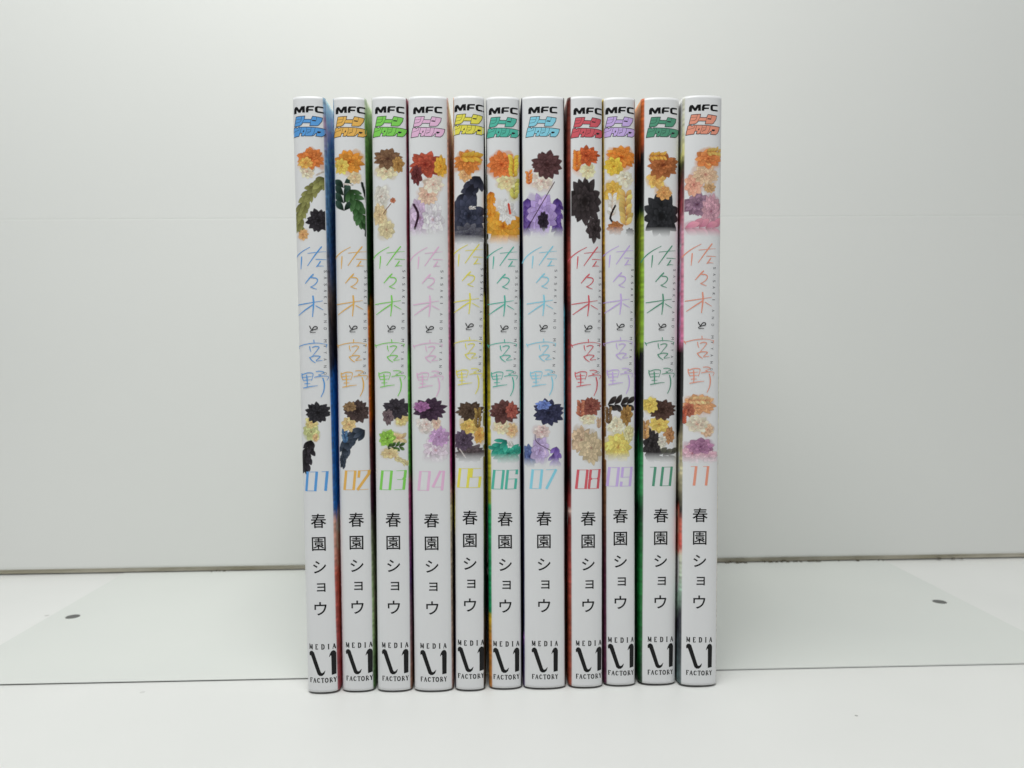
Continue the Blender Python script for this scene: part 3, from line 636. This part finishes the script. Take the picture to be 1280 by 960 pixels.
# ------------------------------------------------------------------ loose washes of colour for the printed pictures
def noise2(rng, U, V, su, sv, octaves=4):
    """smooth value noise in about -1..1, features su wide and sv high (mm)"""
    out = np.zeros_like(U)
    amp, tot = 1.0, 0.0
    for o in range(octaves):
        gx, gy = U / su * 2 ** o + rng.uniform(0, 50), V / sv * 2 ** o + rng.uniform(0, 50)
        tab = rng.uniform(-1, 1, (64, 64))
        ix, iy = np.floor(gx).astype(int), np.floor(gy).astype(int)
        fx, fy = gx - ix, gy - iy
        fx, fy = fx * fx * (3 - 2 * fx), fy * fy * (3 - 2 * fy)
        g = lambda i, j: tab[j % 64, i % 64]
        out += amp * ((g(ix, iy) * (1 - fx) + g(ix + 1, iy) * fx) * (1 - fy) + (g(ix, iy + 1) * (1 - fx) + g(ix + 1, iy + 1) * fx) * fy)
        tot += amp
        amp *= 0.55
    return out / tot * 1.5


def paint(prims, hw, seed, fade, field, k_ink):
    rng = np.random.RandomState(seed)
    cell = 0.11
    us, vs = [], []
    for p in prims:
        if p[0] == 'E':
            us += [p[2] - p[4], p[2] + p[4]]; vs += [p[3] - p[5], p[3] + p[5]]
        else:
            for q in p[3]:
                us += [q[0] - p[2] / 2, q[0] + p[2] / 2]; vs += [q[1] - p[2] / 2, q[1] + p[2] / 2]
    u0, u1 = max(field[0], min(us) - 1), min(field[1], max(us) + 1)
    v0, v1 = min(vs) - 1, max(vs) + 1
    nu, nv = int((u1 - u0) / cell) + 1, int((v1 - v0) / cell) + 1
    gu, gv = np.meshgrid(np.linspace(u0, u1, nu), np.linspace(v0, v1, nv))
    rgb = np.ones((nv, nu, 3)) * np.array(PAPER)
    al = np.zeros((nv, nu))
    big_u, big_v = noise2(rng, gu, gv, 3.4, 3.4, 2), noise2(rng, gu, gv, 3.4, 3.4, 2)
    fin_u, fin_v = noise2(rng, gu, gv, .7, .7, 3), noise2(rng, gu, gv, .7, .7, 3)

    def shape(p):
        if p[0] == 'E':
            _, _, cu_, cv_, rx, ry = p
            k = min(rx, ry)
            wu, wv = gu + big_u * .34 * k + fin_u * .07, gv + big_v * .34 * k + fin_v * .09
            q = (np.abs((wu - cu_) / (rx * 1.10)) ** 2.3 + np.abs((wv - cv_) / (ry * 1.10)) ** 2.3) ** (1 / 2.3)
            return (q - 1) * k, rng.uniform(-.5, .5) + (0 if ry > rx * .7 else 1.0)
        _, _, w, pl = p
        wu, wv = gu + big_u * .16 * w + fin_u * .05, gv + big_v * .16 * w + fin_v * .07
        dist = np.full_like(gu, 99.0)
        line = smooth_line(pl, .4)
        for a_, b_ in zip(line[:-1], line[1:]):
            ab = b_ - a_
            s = np.clip(((wu - a_[0]) * ab[0] + (wv - a_[1]) * ab[1]) / max(1e-9, float(ab @ ab)), 0, 1)
            dist = np.minimum(dist, np.hypot(wu - a_[0] - s * ab[0], wv - a_[1] - s * ab[1]) - w * .47)
        return dist, math.atan2(pl[-1][0] - pl[0][0], pl[-1][1] - pl[0][1])

    def K(c):
        pale_ = min(1, max(0, (sum(c) - 430) / 190))
        return np.minimum(np.array(ink(c, k_ink * (1 - pale_) + .82 * pale_)), np.array(PAPER))
    shapes = [shape(p) for p in prims]
    # first a pale wash that runs all the patches together
    big = [i for i, p in enumerate(prims) if sum(p[1]) > 330 and p[0] == 'E' and min(p[4], p[5]) > .9]
    if not big:
        big = [0]
    wts = [np.exp(-np.clip(shapes[i][0], -1.2, 6) / .38) for i in big]
    tot = sum(wts) + 1e-9
    du_ = -.38 * np.log(tot)
    wash = sum(w_[..., None] * K([c * .55 + 255 * .9 * .45 for c in prims[i][1]]) for w_, i in zip(wts, big)) / tot[..., None]
    m = np.clip(.5 - (du_ + .12 + fin_u * .12) / .6, 0, 1) * (.75 if len(big) > 1 or sum(prims[0][1]) > 330 else 0)
    rgb = rgb * (1 - m[..., None]) + wash * m[..., None]
    al = np.maximum(al, m)

    def petal(x0, y0, ang, Ln, W, sx, sy, cols, vein, a_line):
        """one petal or leaf: base at (x0, y0), pointing along ang in a frame stretched by sx, sy"""
        base, warm, deep = cols
        Lm = Ln * max(sx, sy) * 1.15 + W * max(sx, sy)
        i0, i1 = max(0, int((x0 - u0 - Lm) / cell)), min(nu, int((x0 - u0 + Lm) / cell) + 2)
        j0, j1 = max(0, int((y0 - v0 - Lm) / cell)), min(nv, int((y0 - v0 + Lm) / cell) + 2)
        if i1 <= i0 or j1 <= j0:
            return
        U, V_ = (gu[j0:j1, i0:i1] - x0) / sx, (gv[j0:j1, i0:i1] - y0) / sy
        k = min(sx, sy)
        c_, s__ = math.cos(ang), math.sin(ang)
        s_, q_ = (U * c_ + V_ * s__) / Ln, -U * s__ + V_ * c_
        bend_ = rng.normal(0, .10) * Ln
        q_ = q_ - bend_ * s_ * s_
        sc = np.clip(s_, 0, 1)
        hwid = W * np.sin(math.pi * sc ** 1.25) ** .8
        d_ = np.maximum(np.abs(q_) - hwid, np.maximum(-s_, s_ - 1) * Ln) * k     # mm
        m_ = np.clip(.5 - d_ / .13, 0, 1)
        g = np.clip(sc * 1.15 + rng.normal(0, .08), 0, 1)[..., None]
        side = np.clip(q_ / max(W, 1e-6), -1, 1)[..., None]
        jit = math.exp(rng.normal(0, .15))
        tone = np.where(g < .5, deep + (base - deep) * g * 2, base + (warm - base) * (g * 2 - 1) * .8)
        tone = tone * jit * (1 + .12 * side)
        m3 = m_[..., None]
        W_ = (slice(j0, j1), slice(i0, i1))
        rgb[W_] = rgb[W_] * (1 - m3) + tone * m3
        al[W_] = 1 - (1 - al[W_]) * (1 - m_)
        ln = np.clip(1 - np.abs(d_ + .02) / .075, 0, 1) * a_line
        if vein:
            ln = np.maximum(ln, np.clip(1 - np.abs(q_) * k / .05, 0, 1) * m_ * (sc < .8) * a_line * .6)
        rgb[W_] = rgb[W_] * (1 - ln[..., None]) + deep * .45 * ln[..., None]
        al[W_] = np.maximum(al[W_], ln)

    def tints(c):
        lum = sum(c)
        dark, pale = lum < 200, lum > 600
        base = K(c) * (.7 if dark else 1)
        warm = K([min(252, c[0] + (26 if dark else 34)), min(252, c[1] + (24 if dark else 34)), min(252, c[2] + (26 if dark else 26))])
        deep = K([c[0] * .88, c[1] * .76, c[2] * .72]) if pale else K([c[0] * .76, c[1] * .62, c[2] * .64])
        return (base, warm, deep), (.38 if pale else .5)

    def flower(cu_, cv_, rx, ry, cols, al_):
        k = min(rx, ry)
        rot = rng.uniform(0, 6.28)
        rings = [(1.06, .30, 9), (.80, .25, 8), (.55, .19, 7), (.32, .13, 6)] if k > 1.1 else [(1.05, .36, 7), (.66, .25, 6), (.34, .15, 5)]
        if k > 3:
            rings = [(1.05, .22, 13), (.86, .20, 12), (.67, .17, 10), (.48, .14, 9), (.30, .11, 7)]
        for r_, w_, n_ in rings:
            rot += .37
            for q in range(n_):
                a_ = rot + q * 2 * math.pi / n_ + rng.normal(0, .06)
                L_ = r_ * rng.uniform(.88, 1.05)
                petal(cu_, cv_, a_, L_, w_ * rng.uniform(.9, 1.1), rx, ry, cols, k > .9, al_)

    for p in prims:
        cols, al_ = tints(p[1])
        if p[0] == 'E':
            _, _, cu_, cv_, rx, ry = p
            if min(rx, ry) < .45:
                petal(cu_ - rx, cv_, 0, 2.0, .8, rx, ry, cols, False, al_)
            elif max(rx, ry) / min(rx, ry) > 1.75:
                # an upright spray of leaves
                vert = ry > rx
                n_ = max(3, int(2.6 * max(rx, ry) / min(rx, ry)))
                for q in range(n_):
                    f_ = .55 - 1.5 * q / (n_ - 1)
                    bx, by = (cu_, cv_ + f_ * ry) if vert else (cu_ + f_ * rx, cv_)
                    for s_ in (1, -1):
                        ang = (math.pi / 2 if vert else 0) + s_ * rng.uniform(.45, .75)
                        petal(bx, by, ang, min(rx, ry) * rng.uniform(1.5, 1.8), min(rx, ry) * .40, 1, 1, cols, True, al_)
            else:
                flower(cu_, cv_, rx * 1.14, ry * 1.12, cols, al_)
        else:
            _, _, w, pl = p
            line = smooth_line(pl, .2)
            if w < 1.3:
                tot_ = len(line)
                for i in range(0, tot_ - 1):
                    d_ = line[min(i + 2, tot_ - 1)] - line[i]
                    petal(line[i][0], line[i][1], math.atan2(d_[1], d_[0]), .7, max(.07, w * .34), 1, 1, cols, False, 0)
            else:
                step = max(3, int(w * .42 / .2))
                for i in list(range(0, len(line) - 2, step))[::-1]:
                    d_ = line[min(i + 3, len(line) - 1)] - line[max(i - 3, 0)]
                    a0 = math.atan2(d_[1], d_[0])
                    for s_ in (1, -1, .12):
                        petal(line[i][0], line[i][1], a0 + s_ * rng.uniform(.35, .75), w * rng.uniform(.8, 1.05), w * rng.uniform(.16, .24), 1, 1, cols, True, al_)
    if fade:
        f = np.clip((gv - (v0 + .9)) / 3.2, 0, 1)
        rgb = np.array(PAPER) * (1 - f[..., None]) + rgb * f[..., None]
        al = al * (f > 0)
    return gu, gv, np.clip(rgb, .004, .86), al


def picture(prims, hw, seed, parent, fade, field, k_ink):
    gu, gv, rgb, al = paint(prims, hw, seed, fade, field, k_ink)
    nv, nu = al.shape
    V = [spine_pt(gu[j, i], gv[j, i], hw, 0.012) for j in range(nv) for i in range(nu)]
    keep = al > 0.03
    F = []
    for j in range(nv - 1):
        for i in range(nu - 1):
            if keep[j, i] or keep[j + 1, i] or keep[j, i + 1] or keep[j + 1, i + 1]:
                F.append((j * nu + i, j * nu + i + 1, (j + 1) * nu + i + 1, (j + 1) * nu + i))
    cols = np.concatenate([rgb.reshape(-1, 3), np.ones((nv * nu, 1))], 1)
    used = sorted({k for f in F for k in f})
    mp = {k: n for n, k in enumerate(used)}
    o = link_mesh('cover_picture', [V[k] for k in used], [tuple(mp[k] for k in f) for f in F], m_print, parent, None, [True] * len(F), cols[used])
    return o


def ramp(stops, v):
    s = sorted(stops, key=lambda q: q[0])
    if v <= s[0][0]:
        return np.array(ink(s[0][1]))
    for a, b in zip(s[:-1], s[1:]):
        if v <= b[0]:
            t = (v - a[0]) / max(1e-6, b[0] - a[0])
            return np.array(ink(a[1])) * (1 - t) + np.array(ink(b[1])) * t
    return np.array(ink(s[-1][1]))


def shell(name, grid, inward, mat, parent, cols=None, th_=0.28):
    """a thin sheet of card from a grid of points, with a back face and a rim"""
    nj, ni = len(grid), len(grid[0])
    V = [tuple(np.array(p) * MM) for row in grid for p in row]
    V += [tuple((np.array(p) + np.array(inward(p)) * th_) * MM) for row in grid for p in row]
    N = nj * ni
    F, S = [], []
    for j in range(nj - 1):
        for i in range(ni - 1):
            q = (j * ni + i, j * ni + i + 1, (j + 1) * ni + i + 1, (j + 1) * ni + i)
            F.append(q); S.append(True)
            F.append(tuple(N + k for k in q[::-1])); S.append(True)
    rim = [(0, i) for i in range(ni)] + [(j, ni - 1) for j in range(1, nj)] + [(nj - 1, i) for i in range(ni - 2, -1, -1)] + [(j, 0) for j in range(nj - 2, 0, -1)]
    rim = [j * ni + i for j, i in rim]
    for a, b in zip(rim, rim[1:] + rim[:1]):
        F.append((b, a, N + a, N + b)); S.append(False)
    if cols is not None:
        cols = np.concatenate([cols, cols])
    return link_mesh(name, V, F, mat, parent, None, S, cols)


HT = 182.0
DEEP = 128.0


def build_book(n):
    b = BOOKS[str(n)] if str(n) in BOOKS else BOOKS[n]
    wl, wr, cl, cr = WRAP[n]
    hw = (b['w'] + wl + wr) / 2
    mid = (wr - wl) / 2          # the body reaches past the white field by the wrapped print
    root = bpy.data.objects.new('comic_book', None)
    scene.collection.objects.link(root)
    root.empty_display_size = 0.01
    lean = R(b['lean'])
    root.location = ((b['x'] + mid) * MM, b['y'] * MM, (1.02 + hw * abs(math.sin(lean))) * MM)
    root.rotation_euler = (0, lean, 0)
    tag(root, LABELS[n], 'comic book', 'white paperback comics standing in a row on the plate')

    # spine, rounded
    ts = np.linspace(-1, 1, 61)
    us = np.sign(ts) * hw * (1 - (1 - np.abs(ts)) ** 1.7)
    vs = np.linspace(0, HT, 240)
    rnd = random.Random(n)
    ph = rnd.uniform(0, 6)
    grid = [[(u, prof(u, hw), v) for u in us] for v in vs]
    def inw(p):
        q = np.array([-p[0] * 0.9, 2.8 * 1.2 - p[1] + .6, 0]); return q / np.linalg.norm(q)
    scol = []
    for v in vs:
        f = 1 - v / HT
        for u in us:
            wob = .015 * math.sin(v * .45 + n) + .03 * math.sin(v * .08 + 2 * n)
            c = np.array(PAPER)
            for s, w_, cr_, key in ((-1, wl, cl, 'L'), (1, wr, cr, 'R')):
                e = hw - (w_ + cr_ * min(1, f * 2.2)) + wob * (w_ + cr_ > .15)
                k = max(0.0, min(1.0, (s * u - e) / .22 + .5))
                if k > 0:
                    c = c * (1 - k) + ramp(b[key], v + 1.5 * math.sin(v * .31 + n) + 2.0 * math.sin(v * .11 + 3 * n)) * .78 * math.exp(.30 * math.sin(v * 1.9 + n) * math.sin(v * .7 + n * 2) + .2 * math.sin(v * 4.3 + s)) * k
            scol.append((*np.clip(c, .004, .85), 1))
    spine = shell('spine', grid, inw, m_spine, root, np.array(scol))

    # covers: flat card, print fading in from the white of the spine
    rng = np.random.RandomState(n * 7 + 1)
    for name, s, key in (('front_cover', -1, 'L'), ('back_cover', 1, 'R')):
        ys = [2.82, 3.1, 3.5, 4, 5, 6.5, 8, 11, 15, 20, 30, 45, 60, 80, 100, DEEP]
        vv = np.linspace(0, HT, 150)
        if s > 0:
            gridc = [[(s * hw, y, v) for y in ys] for v in vv]
        else:
            gridc = [[(s * hw, y, v) for y in ys[::-1]] for v in vv]
        cols = []
        for v in vv:
            for q in (ys if s > 0 else ys[::-1]):
                wob = 3.5 * math.sin(q * .35 + n) + 2.0 * math.sin(q * .9 + v * .11) + 1.5 * math.sin(v * .5 + n)
                c = 1.7 * ramp(b[key], v + wob * min(1, q / 12)) * math.exp(rng.normal(0, .10))
                c = c * math.exp(.35 * math.sin(v * 1.7 + q * .8 + n) * math.sin(v * .63 + n * 2))
                cols.append((*np.clip(c, 0.004, .85), 1))
        shell(name, gridc, lambda p: (-s, 0, 0), m_print, root, np.array(cols))

    # pages
    page = box_mesh('page_block', -hw + .34, hw - .34, 3.3, DEEP - .5, .45, HT - .45, m_page, root)

    # lettering
    m_ink = principled('title_ink', [x * .90 + q * .10 for x, q in zip(ink(INKS[n], 1.4), PAPER)], 0.38, 0.3)
    du, dv = b['du'] - mid, b['dv']
    sh = lambda pts: [(p[0] + du, p[1] + dv) for p in pts]

    def put(name, lay, mats):
        V, F, I = bend(lay, hw)
        return link_mesh(name, V, F, mats, spine, I, [True] * len(F))

    L = Lay()
    for p in CAPS:
        fill_poly(L, sh(p)); ribbon(L, sh(p + p[:1]), .09, 0, .004, square=True)
    put('imprint_letters', L, [m_black])

    L = Lay()
    for p in BADGE:
        fill_poly(L, sh(p), 1)
    for w, p in BADGE_LINES:
        ribbon(L, sh(p), w, 0, .006, square=True)
    for p in BADGE_HOLES:
        fill_poly(L, sh(p), 0, .010)
    for p in BADGE:
        ribbon(L, sh(p + p[:1]), .16, 0, .014, square=True)
    put('series_logo', L, [m_outline, m_ink])

    L = Lay()
    h = 0.02
    for w, p in TITLE:
        ribbon(L, sh(p), w * 1.06, 0, h, brush=True); h += .002
    for w, p in TO:
        ribbon(L, sh(p), w * 1.1, 1, h, brush=True); h += .002
    put('title_lettering', L, [m_ink, m_black])

    L = Lay()
    for ch, u, v in ROMAJI:
        ww = 0.2 if ch == 'I' else (0.86 if ch == 'M' else 0.66)
        glyph_in(L, ch, (u + du - .42, v + dv - ww / 2, u + du + .42, v + dv + ww / 2), turn=True)
    put('latin_title', L, [m_grey])

    L = Lay()
    a0, a1 = b['num'][0] - mid, b['num'][1] - mid
    v0, v1 = NUMV[0] + dv, NUMV[1] + dv
    k = (v1 - v0) / 24.6
    shear = 2.6
    text = '%02d' % n
    cell = 14.8
    # fit the pair between its measured left and right edge
    left_pad = 6.5 if text[0] == '1' else 0.0
    span = (a1 - a0) / k - shear
    second = span - cell + left_pad
    h = 0.0
    for ci, ch in enumerate(text):
        ox = -left_pad if ci == 0 else second - left_pad
        for thick, pl in DIGIT[ch]:
            pts = [(a0 + (ox + x + shear * (24.6 - y) / 24.6) * k, v1 - y * k) for x, y in pl]
            ribbon(L, pts, (3.3 if thick else 0.55) * k, 0, h, square=True); h += .002
    put('volume_number', L, [m_ink])

    L = Lay()
    for ch, bx in AUTHOR:
        glyph_in(L, ch, (bx[0] + du, bx[1] + dv, bx[2] + du, bx[3] + dv), bold=0.008)
    put('author_name', L, [m_black])

    L = Lay()
    for p in MARK:
        fill_poly(L, sh(p)); ribbon(L, sh(p + p[:1]), .14, 0, .004, square=True)
    for word in (MEDIA, FACTORY):
        for ch, bx in word:
            serif(L, ch, (bx[0] + du, bx[1] + dv, bx[2] + du, bx[3] + dv))
    put('publisher_mark', L, [m_black])

    for q, prims in enumerate(ART[n]):
        prims = [['E', p[1], p[2] - mid, p[3], p[4], p[5]] if p[0] == 'E' else ['P', p[1], p[2], [[x - mid, y] for x, y in p[3]]] for p in prims]
        picture(prims, hw, n * 10 + q, spine, (n, q) in FADES, (-hw + wl + .12, hw - wr - .12), 1.15 if q == 0 else 1.3)
    return root


for n in range(1, 12):
    build_book(n)
